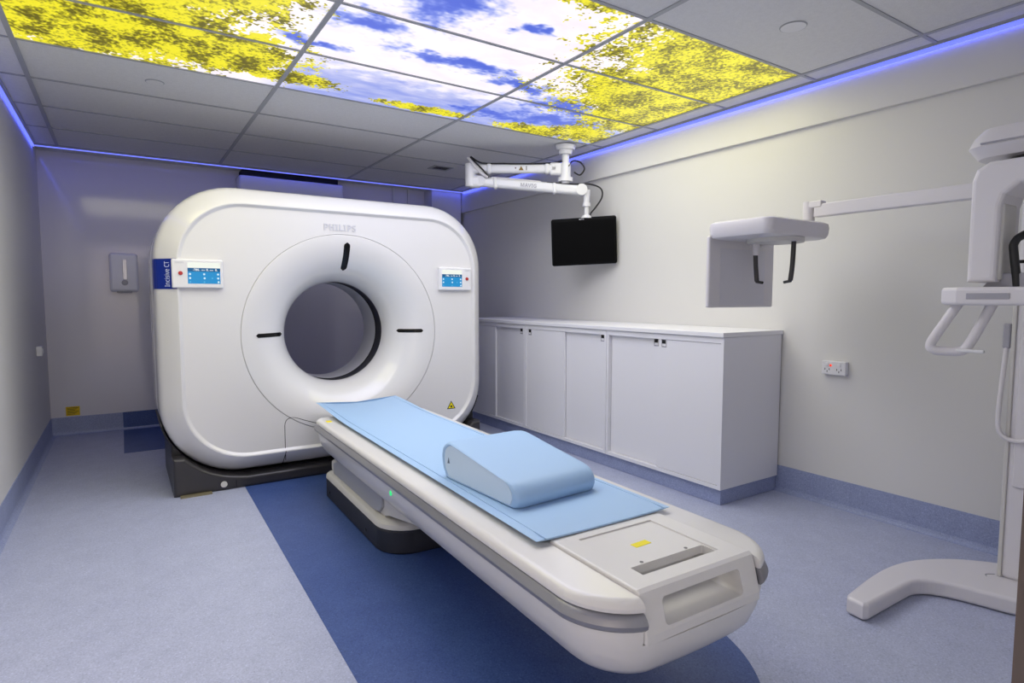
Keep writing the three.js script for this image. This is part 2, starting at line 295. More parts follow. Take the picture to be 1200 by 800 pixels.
// ---------------------------------------------------------------- scanner gantry
{
  const G = thing('scanner_gantry', 'large white doughnut scanner with round bore on a black base', 'scanner', [1.28, 0, -4.0]);
  const HW = 1.115, Y0 = 0.085, Y1 = 1.895, RO = 0.46, CY = 0.96, RB = 0.668;
  const ring = (inset, z) => rrPts(-HW + inset, HW - inset, Y0 + inset, Y1 - inset, Math.max(0.05, RO - inset * 0.75), 14).map(([a, b]) => [a, b, z]);
  obj('rim_cover', loft([ring(0.150, -0.016), ring(0.135, -0.015), ring(0.126, -0.008), ring(0.120, -0.001), ring(0.113, 0), ring(0.106, -0.004), ring(0.028, -0.088), ring(0.016, -0.104), ring(0.006, -0.128), ring(0.001, -0.16), ring(0, -0.2), ring(0, -0.36)], false, false, 0.5), M.gantry, G);
  obj('side_shell', loft([ring(0.012, -0.355), ring(0.004, -0.366), ring(0, -0.375), ring(0, -0.80), ring(0.02, -0.86), ring(0.07, -0.90), ring(0.12, -0.91)], false, false, 0.5), M.gantry, G);
  // front cover with bore opening and the seam of the lower cover
  const LXs = -0.42, LYs = 0.40;               // left edge and top of the lower cover
  const face = shapeOf(rrPts(-HW + 0.14, HW - 0.14, Y0 + 0.14, Y1 - 0.14, RO - 0.105, 14));
  const hole = new THREE.Path(); hole.absarc(0, CY, RB + 0.0006, 0, 2 * Math.PI, true); face.holes.push(hole);
  const seamPts = [V(LXs, 0.14, 0), V(LXs, 0.34, 0), V(LXs + 0.003, 0.385, 0), V(LXs + 0.02, 0.41, 0), V(LXs + 0.06, 0.415, 0), V(LXs + 0.14, 0.385, 0), V(LXs + 0.26, 0.345, 0), V(0, 0.32, 0), V(0.28, 0.36, 0)];
  obj('front_cover', extr(face, 0.012, 0, 1, 72).translate(0, 0, -0.027), M.gantry, G);
  const lip = new THREE.Group();
  obj('cover_seam', [tube(seamPts.map((p) => V(p.x, p.y, -0.0155)), 0.0022, 60, 6), tube([V(LXs, 0.205, -0.006), V(LXs, 0.198, 0), V(LXs, 0.190, -0.005), V(LXs, 0.15, -0.047), V(LXs, 0.113, -0.087), V(LXs, 0.101, -0.104), V(LXs, 0.09, -0.13)], 0.0025, 24, 6)], M.gap, G).userData.label = 'dark joint of the lower cover';
  // funnel into the bore
  const prof = []; const RT = 0.355, D = 0.29;
  prof.push(new THREE.Vector2(RB - 0.001, -0.03), new THREE.Vector2(RB - 0.001, -0.018), new THREE.Vector2(RB - 0.004, -0.0145));
  for (let i = 0; i <= 28; i++) { const t = i / 28, a = t * Math.PI / 2; prof.push(new THREE.Vector2(RB - 0.006 - (RB - 0.006 - RT) * Math.sin(a), -0.014 - (D - 0.014) * (1 - Math.cos(a)))); }
  const lathe = (pts, seg = 96) => new THREE.LatheGeometry(pts, seg).rotateX(Math.PI / 2).translate(0, CY, 0);
  const flip = (pts) => pts.map((p) => new THREE.Vector2(p.x, p.y));
  obj('bore_funnel', lathe(flip(prof)), M.gantry, G);
  obj('gap_ring', lathe([new THREE.Vector2(RB + 0.03, -0.034), new THREE.Vector2(RB - 0.03, -0.034)]), M.greyPanel, G);
  obj('bore_window', lathe([new THREE.Vector2(RT, -D), new THREE.Vector2(RT + 0.006, -D - 0.004), new THREE.Vector2(RT + 0.006, -0.42), new THREE.Vector2(RT, -0.422)]), M.black, G).userData.label = 'black band inside the bore';
  obj('bore_liner', lathe([new THREE.Vector2(RT, -0.422), new THREE.Vector2(RT, -0.68), new THREE.Vector2(RT + 0.02, -0.74), new THREE.Vector2(RT + 0.10, -0.83), new THREE.Vector2(RT + 0.26, -0.9), new THREE.Vector2(RB, -0.91)]), M.liner, G);
  const back = shapeOf(rrPts(-HW + 0.12, HW - 0.12, Y0 + 0.12, Y1 - 0.12, RO - 0.09, 14)); const bh = new THREE.Path(); bh.absarc(0, CY, RB, 0, 2 * Math.PI, true); back.holes.push(bh);
  obj('rear_cover', extr(back, 0.01, 0, 1, 48).translate(0, 0, -0.915), M.gantry, G);
  // slots lying on the funnel
  const fz = (r) => { const s = clamp((RB - 0.006 - r) / (RB - 0.006 - RT)); return -0.014 - (D - 0.014) * (1 - Math.sqrt(1 - s * s)); };
  for (const [ang, r0, r1, w] of [[Math.PI / 2 - 0.03, 0.43, 0.615, 0.021], [0, 0.41, 0.575, 0.013], [Math.PI, 0.395, 0.575, 0.013]]) {
    const n = 16, rings = [];
    for (let i = 0; i <= n; i++) {
      const t = i / n, r = r0 + (r1 - r0) * t, e = Math.min(t, 1 - t) * (r1 - r0), ww = w * (e < w ? Math.sqrt(Math.max(0.02, 1 - (1 - e / w) ** 2)) : 1);
      const dz = 0.004, ca = Math.cos(ang), sa = Math.sin(ang), z = fz(r);
      rings.push([[-1, -0.02], [-1, 0.6], [-0.8, 1], [0.8, 1], [1, 0.6], [1, -0.02]].map(([s, h]) => [r * ca - s * ww * sa, CY + r * sa + s * ww * ca, z + dz * h + (h < 0 ? -0.01 : 0)]));
    }
    obj('laser_slot', loft(rings, true, true, 0.5), phy(0x060607, 0.22, { specularIntensity: 0.6 }), G).userData.label = 'glossy black light slot';
  }
  // touch panels
  const screenTex = canvasTex(512, 352, (c, w, h) => {
    c.fillStyle = '#fbfff4'; c.fillRect(0, 0, w, h * 0.26);
    c.fillStyle = '#0d5f92'; c.fillRect(0, h * 0.26, w, h * 0.17);
    c.fillStyle = '#1f93d2'; c.fillRect(0, h * 0.43, w, h * 0.57);
    c.fillStyle = '#ffffff'; c.font = 'bold 50px sans-serif'; c.textBaseline = 'middle';
    c.fillText('-786.', 80, h * 0.345); c.fillText('0.', 290, h * 0.345); c.fillText('0.', 430, h * 0.345);
    c.font = 'bold 30px sans-serif'; c.fillText('mm', 215, h * 0.355); c.fillText('mm', 345, h * 0.355);
    c.fillStyle = '#d8f4ff';
    for (const [x, y] of [[0.07, 0.55], [0.07, 0.74], [0.5, 0.55], [0.51, 0.74], [0.93, 0.55], [0.93, 0.74], [0.94, 0.92]]) { c.beginPath(); c.arc(x * w, y * h, 17, 0, 7); c.fill(); }
    c.fillStyle = '#5cb8e6'; for (const [x, y] of [[0.07, 0.92], [0.5, 0.92], [0.75, 0.74]]) { c.beginPath(); c.arc(x * w, y * h, 13, 0, 7); c.fill(); }
  });
  const scr = std(0x0a0a0a, 0.15, { emissive: 0xffffff, emissiveMap: screenTex, emissiveIntensity: 0.85 });
  for (const s of [-1, 1]) {
    const x0 = s < 0 ? -1.03 : 0.695, x1 = s < 0 ? -0.758 : 0.965, y0 = 1.258, y1 = 1.428;
    const p = obj('touch_panel', rb(x0, x1, y0, y1, -0.03, 0.012, 0.008), M.white, G); p.userData.label = s < 0 ? 'control panel beside the blue badge' : 'control panel at the right edge';
    const a = s < 0 ? x1 - 0.19 : x0 + 0.022, b = s < 0 ? x1 - 0.016 : x0 + 0.19;
    const sg = new THREE.PlaneGeometry(b - a, 0.125).translate((a + b) / 2, 1.347, 0.0128);
    obj('screen', sg, scr, p).userData.label = 'lit blue touch screen';
    const l = areaLight(0x7fc4f0, 0.25, b - a, 0.12, V(1.28 + (a + b) / 2, 1.345, -4.0 + 0.016), V(1.28 + (a + b) / 2, 1.345, 0));
    const bxx = s < 0 ? x0 + 0.045 : x1 - 0.038;
    obj('stop_button', new THREE.CylinderGeometry(0.011, 0.012, 0.008, 20).rotateX(Math.PI / 2).translate(bxx, 1.345, 0.015), M.red, p);
    obj('logo', text('PHILIPS', 0.0085, 0.001).translate(bxx - s * -0.004, 1.408, 0.0122), M.logo, p);
  }
  // blue badge wrapped on the left rim
  const bp = [[0.112, 0.0022], [0.105, -0.002], [0.027, -0.086], [0.015, -0.102], [0.005, -0.126], [0.0, -0.16], [-0.001, -0.2]];
  const bpos = [], buv = []; const by0 = 1.252, by1 = 1.43; let acc = [0]; for (let i = 1; i < bp.length; i++) acc.push(acc[i - 1] + Math.hypot(bp[i][0] - bp[i - 1][0], bp[i][1] - bp[i - 1][1]));
  const P = (i, y) => [-HW + bp[i][0] - 0.0015, y, bp[i][1]], U = (i) => 1 - acc[i] / acc[acc.length - 1];
  for (let i = 0; i + 1 < bp.length; i++) { bpos.push(...P(i, by0), ...P(i, by1), ...P(i + 1, by1), ...P(i, by0), ...P(i + 1, by1), ...P(i + 1, by0)); buv.push(U(i), 0, U(i), 1, U(i + 1), 1, U(i), 0, U(i + 1), 1, U(i + 1), 0); }
  const bg = new THREE.BufferGeometry(); bg.setAttribute('position', new THREE.Float32BufferAttribute(bpos, 3)); bg.setAttribute('uv', new THREE.Float32BufferAttribute(buv, 2)); bg.computeVertexNormals();
  const badgeTex = canvasTex(512, 384, (c, w, h) => {
    c.fillStyle = '#062a90'; c.fillRect(0, 0, w, h); c.fillStyle = '#5a2c9a'; c.fillRect(w * 0.955, 0, w * 0.045, h);
    c.save(); c.translate(w * 0.80, h * 0.93); c.rotate(-Math.PI / 2); c.scale(1, 1.45); c.fillStyle = '#e6ecff'; c.font = '68px sans-serif'; c.fillText('Incisive CT', 0, 0); c.restore();
  });
  obj('badge', bg, phy(0xffffff, 0.3, { map: badgeTex, specularIntensity: 0.5 }), G).userData.label = 'blue badge lettered Incisive CT';
  obj('maker_lettering', text('PHILIPS', 0.043, 0.004).translate(-0.03, 1.672, -0.0155), M.logo, G).userData.label = 'grey raised maker lettering';
  // warning triangle
  const tri = (r, d) => extr(shapeOf([90, 210, 330].map((a) => [r * Math.cos(a * Math.PI / 180), r * Math.sin(a * Math.PI / 180)])), d, 0);
  const tg = obj('warning_sticker', tri(0.042, 0.0012).translate(0.80, 0.375, -0.0155), M.ink, G); tg.userData.label = 'yellow warning triangle';
  obj('warning_face', tri(0.03, 0.0008).translate(0.80, 0.375, -0.0142), M.yellow, tg);
  obj('warning_symbol', new THREE.CircleGeometry(0.009, 12).translate(0.80, 0.373, -0.0132), M.ink, tg);
  // black cradle base
  const bo = 1.062;
  const oc = (d, y) => { const c = Y0 + RO; return HW - RO + Math.sqrt(Math.max(0, (RO + d) ** 2 - (c - y) ** 2)); };   // half width of the shell plus d at height y
  const inn = [0.42, 0.38, 0.33, 0.28, 0.23, 0.19, 0.155, 0.125, 0.10, 0.085].map((y) => [oc(0.006, y), y]); inn.push([HW - RO, Y0 - 0.012]);
  const mirror = (half) => [...half, ...half.slice().reverse().map(([a, b]) => [-a, b])];
  const horn = [[bo, 0.0], [bo, 0.26]]; for (const y of [0.29, 0.33, 0.37, 0.41]) horn.push([oc(0.017, y), y]);
  obj('base_cradle', extr(shapeOf(mirror([...horn, ...inn])), 0.71, 0.004, 2).translate(0, 0, -0.85), M.black, G);
  const low = [[bo, 0.0], [bo, 0.235], ...inn.filter(([, y]) => y < 0.24)];
  obj('base', extr(shapeOf(mirror(low)), 0.12, 0.018, 4).translate(0, 0, -0.14), M.base, G);
  obj('base_seam', [bx(-0.722, -0.717, 0.010, 0.055, -0.025, -0.0193)], M.gap, G);
  obj('base_cap', new THREE.CylinderGeometry(0.019, 0.019, 0.006, 20).rotateX(Math.PI / 2).translate(-0.79, 0.040, -0.018), M.lipGrey, G).userData.label = 'pale round cap on the base';
  obj('floor_plate', bx(-1.03, -0.86, 0.0, 0.009, -0.06, 0.015), std(0x8c8468, 0.5, { metalness: 0.4 }), G);
}

// ---------------------------------------------------------------- patient table
const TT = { x: 1.262, z: -1.36, turn: -0.022 };
{
  const T = thing('patient_table', 'long white scanner table on a dark pedestal pointing at the bore', 'table', [TT.x, 0, TT.z], TT.turn);
  const HW = 0.358, ZN = 0.378, ZFAR = -2.30;
  // plan outline: x, z ; near end has large corners
  const bow = (a, b) => b + 0.022 * Math.max(0, 1 - (a / HW) ** 2) * smooth(0.15, 0.34, b);
  const ring = (inset, y, nearIn = inset) => { // the near end bows outwards
    const p = rrPts(-HW + inset, HW - inset, ZFAR + inset, ZN - nearIn, [0.17 - inset * 0.6, 0.17 - inset * 0.6, 0.06, 0.06], 12), out = [];
    p.forEach((q, i) => { out.push(q); if (i === 12) for (let k = 1; k < 8; k++) out.push([q[0] + (p[13][0] - q[0]) * k / 8, q[1]]); });
    return out.map(([a, b]) => [a, y, bow(a, b)]).reverse();
  };
  const notch = bx(-0.2225, 0.2225, 0.3525, 0.6, -0.0215, 0.6);
  const deck = loft([ring(0.008, 0.4375), ring(0.003, 0.440), ring(0.002, 0.450), ring(0.006, 0.460), ring(0.014, 0.467), ring(0.026, 0.470)], true, true, 0.5);
  obj('deck', cut(deck, notch), M.tableWhite, T);
  const band = loft([ring(0.008, 0.392), ring(0.0, 0.394), ring(-0.007, 0.402), ring(-0.009, 0.412), ring(-0.004, 0.424), ring(0.004, 0.434), ring(0.010, 0.4365), ring(0.010, 0.4375)], true, true, 0.5);
  obj('side_rail', cut(band, notch), M.silver, T).userData.label = 'grey metallic rail round the edge';
  const shell = loft([ring(0.13, 0.238, 0.10), ring(0.10, 0.241, 0.075), ring(0.07, 0.252, 0.05), ring(0.045, 0.275, 0.03), ring(0.022, 0.32, 0.014), ring(0.010, 0.37, 0.006), ring(0.010, 0.392, 0.006)], true, true, 0.5);
  obj('lower_shell', cut(shell, notch), M.tableWhite, T);
  // end piece with grip
  const ipts = extr(shapeOf([[-0.018, 0.354], [-0.018, 0.475], [-0.012, 0.481], [0.350, 0.481], [0.361, 0.475], [0.384, 0.392], [0.388, 0.376], [0.388, 0.354]]), 0.442, 0.006, 3).rotateY(-Math.PI / 2).translate(0.221, 0, 0);
  const ins = cut(ipts, bx(-0.148, 0.148, 0.4765, 0.6, 0.03, 0.300), rb(-0.143, 0.143, 0.445, 0.6, 0.245, 0.297, 0.006), rb(-0.150, 0.150, 0.385, 0.452, 0.20, 0.6, 0.012));
  obj('end_piece', ins, M.tableWhite, T).userData.label = 'raised end piece with recessed grip';
  obj('sticker', new THREE.BoxGeometry(0.062, 0.0008, 0.026).rotateY(0.05).translate(-0.005, 0.4770, 0.145), M.yellow, T).userData.label = 'yellow caution sticker on the end piece';
  for (const x of [-0.09, 0.085]) obj('screw', new THREE.CylinderGeometry(0.0055, 0.0055, 0.0012, 14).translate(x, 0.4768, 0.235), std(0x77777c, 0.3, { metalness: 0.8 }), T);
  obj('deck_sticker', new THREE.BoxGeometry(0.03, 0.0008, 0.05).translate(-0.31, 0.4704, -2.13), M.yellow, T).userData.label = 'small yellow sticker by the bore';
  // indicator lamp on the side
  obj('indicator_light', new THREE.SphereGeometry(0.012, 16, 10).scale(0.35, 1, 0.8).translate(-HW + 0.010, 0.362, -1.01), std(0x0a3020, 0.3, { emissive: 0x35f08a, emissiveIntensity: 0.9 }), T).userData.label = 'small green light';
  // sliding cradle under the pad
  const cr = []; for (let i = 0; i <= 20; i++) { const z = -2.52 + 2.45 * i / 20, e = smooth(-1.9, -2.52, z); cr.push([[-0.25, 0.4775 + 0.022 * e], [-0.18, 0.4765 + 0.010 * e], [0, 0.476 - 0.002 * e], [0.18, 0.4765 + 0.010 * e], [0.25, 0.4775 + 0.022 * e], [0.24, 0.470 + 0.014 * e], [0, 0.468 - 0.010 * e], [-0.24, 0.470 + 0.014 * e]].map(([x, y]) => [x, y, z])); }
  obj('cradle', loft(cr, true, true, 0.5), std(0x3c4250, 0.5), T).userData.label = 'dark sliding cradle under the pad';
  // pedestal
  const pr = (i, y, far = 0) => rrPts(-0.318 + i, 0.318 - i, -2.24 + i + far, -1.15 - i, [0.16, 0.16, 0.06, 0.06], 10).map(([a, b]) => [a, y, b]).reverse();
  obj('pedestal_base', loft([pr(0.006, 0), pr(0, 0.008), pr(0, 0.106), pr(0.005, 0.114)], true, true, 0.6), M.pedestal, T).userData.label = 'navy black pedestal foot';
  obj('pedestal_lip', loft([pr(0.003, 0.114), pr(-0.001, 0.118), pr(0.002, 0.138), pr(0.010, 0.148), pr(0.028, 0.152)], true, true, 0.6), M.lipGrey, T);
  const side = (pts, x0, x1) => extr(shapeOf(pts), x1 - x0, 0.006, 2).rotateY(-Math.PI / 2).translate(x1, 0, 0);
  obj('lift_arm', side([[-2.14, 0.150], [-2.14, 0.215], [-2.0, 0.262], [-1.3, 0.262], [-1.30, 0.200], [-1.34, 0.165], [-1.42, 0.150]], -0.288, 0.288), M.greyPanel, T).userData.label = 'grey lifting mechanism cover';
  obj('lift_cover', side([[-1.46, 0.151], [-1.46, 0.26], [-0.84, 0.262], [-0.87, 0.242], [-1.24, 0.172], [-1.30, 0.151]], -0.274, 0.274), M.lipGrey, T);
  obj('top_guard', rb(-0.285, 0.285, 0.15, 0.225, -2.20, -2.12, 0.02), M.lipGrey, T);
  for (const z of [-2.12, -1.45]) obj('foot_screw', new THREE.CylinderGeometry(0.009, 0.009, 0.006, 14).rotateZ(Math.PI / 2).translate(-0.319, 0.045, z), M.black, T);
}
{ // pad on the table
  const rings = [], n = 40;
  for (let i = 0; i <= n; i++) {
    const z = -2.58 + 2.575 * i / n, e = smooth(-1.9, -2.58, z), th = 0.016 * Math.min(1, Math.sqrt(Math.min(i, n - i) / 1.2 + 0.12));
    const r = [];
    for (let j = 0; j <= 14; j++) { const s = -1 + 2 * j / 14; r.push([s * 0.276, 0.486 + (0.003 + 0.026 * e) * Math.pow(Math.abs(s), 2.4) - 0.003 * e + th * 0.5 * Math.sqrt(Math.max(0, 1 - Math.pow(Math.abs(s), 16))), z]); }
    for (let j = 14; j >= 0; j--) { const s = -1 + 2 * j / 14; r.push([s * 0.276, 0.486 + (0.003 + 0.026 * e) * Math.pow(Math.abs(s), 2.4) - 0.003 * e - th * 0.5 * Math.sqrt(Math.max(0, 1 - Math.pow(Math.abs(s), 16))), z]); }
    rings.push(r);
  }
  const pad = thing('table_pad', 'long thin sky blue pad lying along the white table', 'mattress', [TT.x, 0, TT.z], TT.turn);
  obj('cushion', loft(rings, true, true, 0.9), M.pad, pad);
  for (const s of [-1, 1]) obj('welt', tube([V(s * 0.245, 0.488, -0.045), V(s * 0.245, 0.4945, -0.075), V(s * 0.245, 0.4955, -1.2), V(s * 0.245, 0.4958, -1.9), V(s * 0.245, 0.505, -2.25), V(s * 0.245, 0.512, -2.56)], 0.0014, 60, 6), M.pad, pad);
}
{ // wedge cushion
  const W = thing('wedge_cushion', 'blue wedge shaped positioning cushion lying on the table pad', 'cushion', [1.238, 0.4955, -1.865], 0.06);
  const prof = [[0.225, 0.0], [0.250, 0.003], [0.262, 0.022], [0.260, 0.048], [0.242, 0.070], [0.205, 0.086], [0.0, 0.118], [-0.16, 0.143], [-0.205, 0.142], [-0.240, 0.120], [-0.250, 0.08], [-0.240, 0.035], [-0.215, 0.006], [-0.19, 0.0]];
  const c = new THREE.CatmullRomCurve3(prof.map(([z, y]) => V(0, y, z)), true, 'catmullrom', 0.35).getSpacedPoints(56).slice(0, 56);
  const cy = 0.06, cz0 = 0.0;
  const at = (x, k) => c.map((p) => [x, Math.max(0, cy + (p.y - cy) * k), cz0 + (p.z - cz0) * k]);
  obj('body', loft([at(-0.180, 0.86), at(-0.186, 0.90), at(-0.183, 0.945), at(-0.173, 0.98), at(-0.155, 1), at(0.155, 1), at(0.173, 0.98), at(0.183, 0.945), at(0.186, 0.90)], false, true, 0.7), M.pad, W);
  obj('side_cover', loft([at(-0.1835, 0.85), at(-0.1835, 0.865), at(-0.177, 0.87)], true, false, 0.6), M.padSide, W).userData.label = 'paler flat side of the wedge';
  obj('printed_mark', extr(shapeOf([[0, 0.014], [-0.008, -0.010], [0.008, -0.008]]), 0.001).rotateY(-Math.PI / 2).translate(-0.1838, 0.070, -0.185), std(0x5a6a80, 0.6), W);
}

// ---------------------------------------------------------------- cabinets along the right wall
const CX = 2.835, CT = 1.005;
const cabZ = [-2.135, -3.105, -4.125, -5.145];
const cabLabels = ['white cabinet at the near end with two pulls close together', 'white sliding door cabinet, middle unit of the row', 'white sliding door cabinet, half hidden by the scanner'];
for (let i = 0; i < 3; i++) {
  const z1 = cabZ[i] - (i ? 0.004 : 0), z0 = cabZ[i + 1] + 0.0, zm = (z0 + z1) / 2, zb = zm + [0, 0.02, 0.03][i];
  const t = thing('sliding_cabinet', cabLabels[i], 'cabinet', [(CX + XR) / 2, 0, zm], 0, 'white cabinets along the right wall');
  const xb = XR - 0.012;
  obj('side_panel', bx(CX, xb, 0.095, CT - 0.028, z1 - 0.02, z1), M.laminate, t, true);
  obj('side_panel', bx(CX, xb, 0.095, CT - 0.028, z0, z0 + 0.02), M.laminate, t, true);
  obj('top_rail', bx(CX + 0.002, CX + 0.07, CT - 0.062, CT - 0.029, z0 + 0.02, z1 - 0.02), M.laminateEdge, t, true);
  obj('bottom_panel', bx(CX + 0.001, xb, 0.095, 0.117, z0 + 0.02, z1 - 0.02), M.laminateEdge, t, true);
  obj('back_panel', bx(xb - 0.012, xb, 0.117, CT - 0.03, z0 + 0.02, z1 - 0.02), M.laminate, t, true);
  obj('plinth', bx(CX + 0.03, xb, 0.0015, 0.095, z0, z1 - 0.025), M.laminate, t, true);
  const doors = [[zb - 0.008, z1 - 0.022, i === 0 ? 0.006 : 0.028], [z0 + 0.022, zb + 0.008, i === 0 ? 0.028 : 0.006]];
  doors.forEach(([a, b, dx], k) => {
    const d = obj('door', rb(CX + dx, CX + dx + 0.018, 0.119, CT - 0.064, a, b, 0.002, 2), M.laminate, t, true);
    const hz = i === 0 ? (k === 0 ? a + 0.045 : b - 0.055) : (i === 1 ? (k === 0 ? b - 0.045 : a + 0.055) : (k === 0 ? b - 0.055 : a + 0.055));
    if (i === 1 && k === 0) {}
    const x = CX + dx;
    const h = obj('pull', cut(rb(x - 0.003, x + 0.004, 0.892, 0.944, hz - 0.021, hz + 0.021, 0.003), bx(x - 0.02, x + 0.0005, 0.900, 0.938, hz - 0.015, hz + 0.015)), M.chrome, d, false);
    h.geometry.applyMatrix4(t.matrixWorld.clone().invert());
    const q = obj('pull_recess', [bx(x - 0.0012, x - 0.0002, 0.915, 0.938, hz - 0.015, hz + 0.015)], M.gap, d, false);
    q.geometry.applyMatrix4(t.matrixWorld.clone().invert());
  });
}
tag(obj('worktop', rb(CX - 0.012, XR - 0.002, CT - 0.027, CT, cabZ[3], cabZ[0] + 0.004, 0.003), M.laminateEdge), 'long white worktop lying on the row of cabinets', 'worktop');
struct('baseboard_cabinets', [metreBox(CX + 0.022, CX + 0.029, 0.001, 0.0945, cabZ[3], cabZ[0] - 0.024), metreBox(CX + 0.022, XR - 0.005, 0.001, 0.0945, cabZ[0] - 0.024, cabZ[0] - 0.014)], M.skirting, 'blue grey vinyl plinth under the cabinets', 'skirting');

// ---------------------------------------------------------------- monitor on ceiling arm
{
  const K = thing('ceiling_monitor_arm', 'black monitor hanging from a white jointed ceiling arm', 'monitor arm', [3.06, HC, -3.87]);
  const A = V(3.06, HC, -3.87), dir = V(-0.836, 0, -0.549);
  const w = (n, g, m, p = K) => obj(n, g, m, K, true);
  w('ceiling_flange', [cyl(V(A.x, HC - 0.004, A.z), V(A.x, HC - 0.04, A.z), 0.085, 0.075, 32), cyl(V(A.x, HC - 0.04, A.z), V(A.x, HC - 0.075, A.z), 0.06, 0.05, 32)], M.white);
  w('drop_post', cyl(V(A.x, HC - 0.075, A.z), V(A.x, 2.13, A.z), 0.030, 0.030, 24), M.white);
  const at = (s, y) => V(A.x + dir.x * s, y, A.z + dir.z * s);
  const beam = (s0, s1, ya0, ya1, hb, wd, z = 0.008) => { // beam along the arm direction
    const a = at(s0, ya0), b = at(s1, ya1), d = b.clone().sub(a), L = d.length();
    const g = new RoundedBoxGeometry(L, hb, wd, 3, z); const m = new THREE.Matrix4().makeBasis(d.clone().normalize(), V(0, 1, 0).addScaledVector(d.clone().normalize(), -d.clone().normalize().y).normalize(), d.clone().normalize().cross(V(0, 1, 0)).normalize());
    return g.applyMatrix4(m).translate((a.x + b.x) / 2, (a.y + b.y) / 2, (a.z + b.z) / 2);
  };
  w('post_sleeve', [cyl(V(A.x, 2.145, A.z), V(A.x, 2.175, A.z), 0.062, 0.062, 24), cyl(V(A.x, 2.175, A.z), V(A.x, 2.29, A.z), 0.044, 0.044, 24), beam(0.03, 0.13, 2.245, 2.245, 0.10, 0.062, 0.02)], M.white);
  w('upper_arm', [beam(0.06, 0.72, 2.245, 2.245, 0.068, 0.062, 0.02), beam(0.13, 0.17, 2.245, 2.245, 0.08, 0.074, 0.015), beam(0.60, 0.64, 2.245, 2.245, 0.08, 0.074, 0.015)], M.white);
  w('elbow', [cyl(at(0.77, 2.105), at(0.77, 2.285), 0.045, 0.045, 24), beam(0.70, 0.79, 2.245, 2.245, 0.08, 0.085, 0.02), beam(0.68, 0.79, 2.145, 2.145, 0.10, 0.085, 0.03)], M.white);
  const nrm = V(0.549, 0, -0.836).negate();
  // lower arm swings back below the upper arm
  w('lower_arm', [beam(0.70, -0.14, 2.145, 2.072, 0.078, 0.07, 0.025), beam(0.55, 0.59, 2.132, 2.128, 0.09, 0.082, 0.02), beam(0.07, 0.11, 2.091, 2.088, 0.09, 0.082, 0.02)], M.white);
  w('joint_cap', cyl(at(0.69, 2.145).addScaledVector(nrm, 0.036), at(0.69, 2.145).addScaledVector(nrm, 0.041), 0.042, 0.040, 28), M.laminateEdge);
  w('end_joint', [cyl(at(-0.13, 2.077).addScaledVector(nrm, -0.042), at(-0.13, 2.077).addScaledVector(nrm, 0.042), 0.046, 0.046, 28), cyl(at(-0.175, 2.077), at(-0.175, 1.975), 0.030, 0.024), cyl(at(-0.175, 1.975), at(-0.175, 1.945), 0.034, 0.034), cyl(at(-0.175, 1.945), at(-0.175, 1.875), 0.020, 0.020), cyl(at(-0.175, 1.875), at(-0.175, 1.85), 0.03, 0.05)], M.white);
  // monitor
  const mc = at(-0.155, 1.665), q = new THREE.Quaternion().setFromEuler(new THREE.Euler(0, -0.84, 0.036));
  const put = (g) => g.applyQuaternion(q).translate(mc.x, mc.y, mc.z);
  const mon = w('monitor', [put(new RoundedBoxGeometry(0.535, 0.385, 0.04, 4, 0.018)), put(new RoundedBoxGeometry(0.3, 0.22, 0.05, 3, 0.015).translate(0, 0, -0.03)), cyl(at(-0.175, 1.86), at(-0.175, 1.70).addScaledVector(nrm, -0.05), 0.03, 0.03)], phy(0x050506, 0.5, { specularIntensity: 0.2 }));
  const kid = (n, g, m) => { const o = obj(n, g, m, mon); o.geometry.applyMatrix4(K.matrixWorld.clone().invert()); return o; };
  kid('screen', put(new THREE.BoxGeometry(0.50, 0.335, 0.001).translate(0, -0.006, 0.0202)), phy(0x030304, 0.5, { specularIntensity: 0.12 })).userData.label = 'dark switched off screen';
  kid('maker_plate', put(text('MAVIG', 0.009, 0.001).translate(-0.01, 0.177, 0.0202)), M.logo);
  // lettering on the arms
  const face = (g, s, y, off, tilt = 0) => g.rotateZ(tilt).applyMatrix4(new THREE.Matrix4().makeBasis(dir.clone().negate(), V(0, 1, 0), nrm)).translate(at(s, y).x + nrm.x * off, y, at(s, y).z + nrm.z * off);
  w('arm_lettering', face(text('MAVIG', 0.03, 0.001), 0.30, 2.109, 0.036, -0.089), M.xrayGrey);
  w('arm_warning', face(extr(shapeOf([[0, 0.018], [-0.02, -0.016], [0.02, -0.016]]), 0.001), 0.36, 2.246, 0.0315), std(0x8a6a20, 0.5));
  w('arm_mark', face(extr(shapeOf([[-0.002, -0.016], [0.004, -0.016], [0.004, 0.018], [-0.002, 0.018]]), 0.001), 0.318, 2.246, 0.0315), std(0x5a4a3a, 0.5));
  w('arm_mark', face(new THREE.CircleGeometry(0.006, 12), 0.405, 2.248, 0.0318), std(0x5a4a3a, 0.5));
  // cables
  const cu = (pts, r = 0.0065) => tube(pts, r, 60, 8);
  w('power_cable', [cu([at(-0.02, 2.26).addScaledVector(nrm, 0.035), at(-0.06, 2.31), at(-0.12, 2.30), at(-0.155, 2.25), at(-0.12, 2.20), at(-0.07, 2.22)]),
    cu([at(0.03, 2.30).addScaledVector(nrm, 0.03), at(0.10, 2.295), at(0.3, 2.287), at(0.5, 2.29), at(0.68, 2.295), at(0.77, 2.345), at(0.73, 2.29).addScaledVector(nrm, 0.05), at(0.66, 2.22).addScaledVector(nrm, 0.055), at(0.62, 2.17).addScaledVector(nrm, 0.05)]),
    cu([at(0.15, 2.137), at(-0.05, 2.127), at(-0.2, 2.125), at(-0.29, 2.09), at(-0.30, 2.02), at(-0.25, 1.94), at(-0.21, 1.89), at(-0.205, 1.85)])], M.cable).userData.label = 'black cable along the arm';
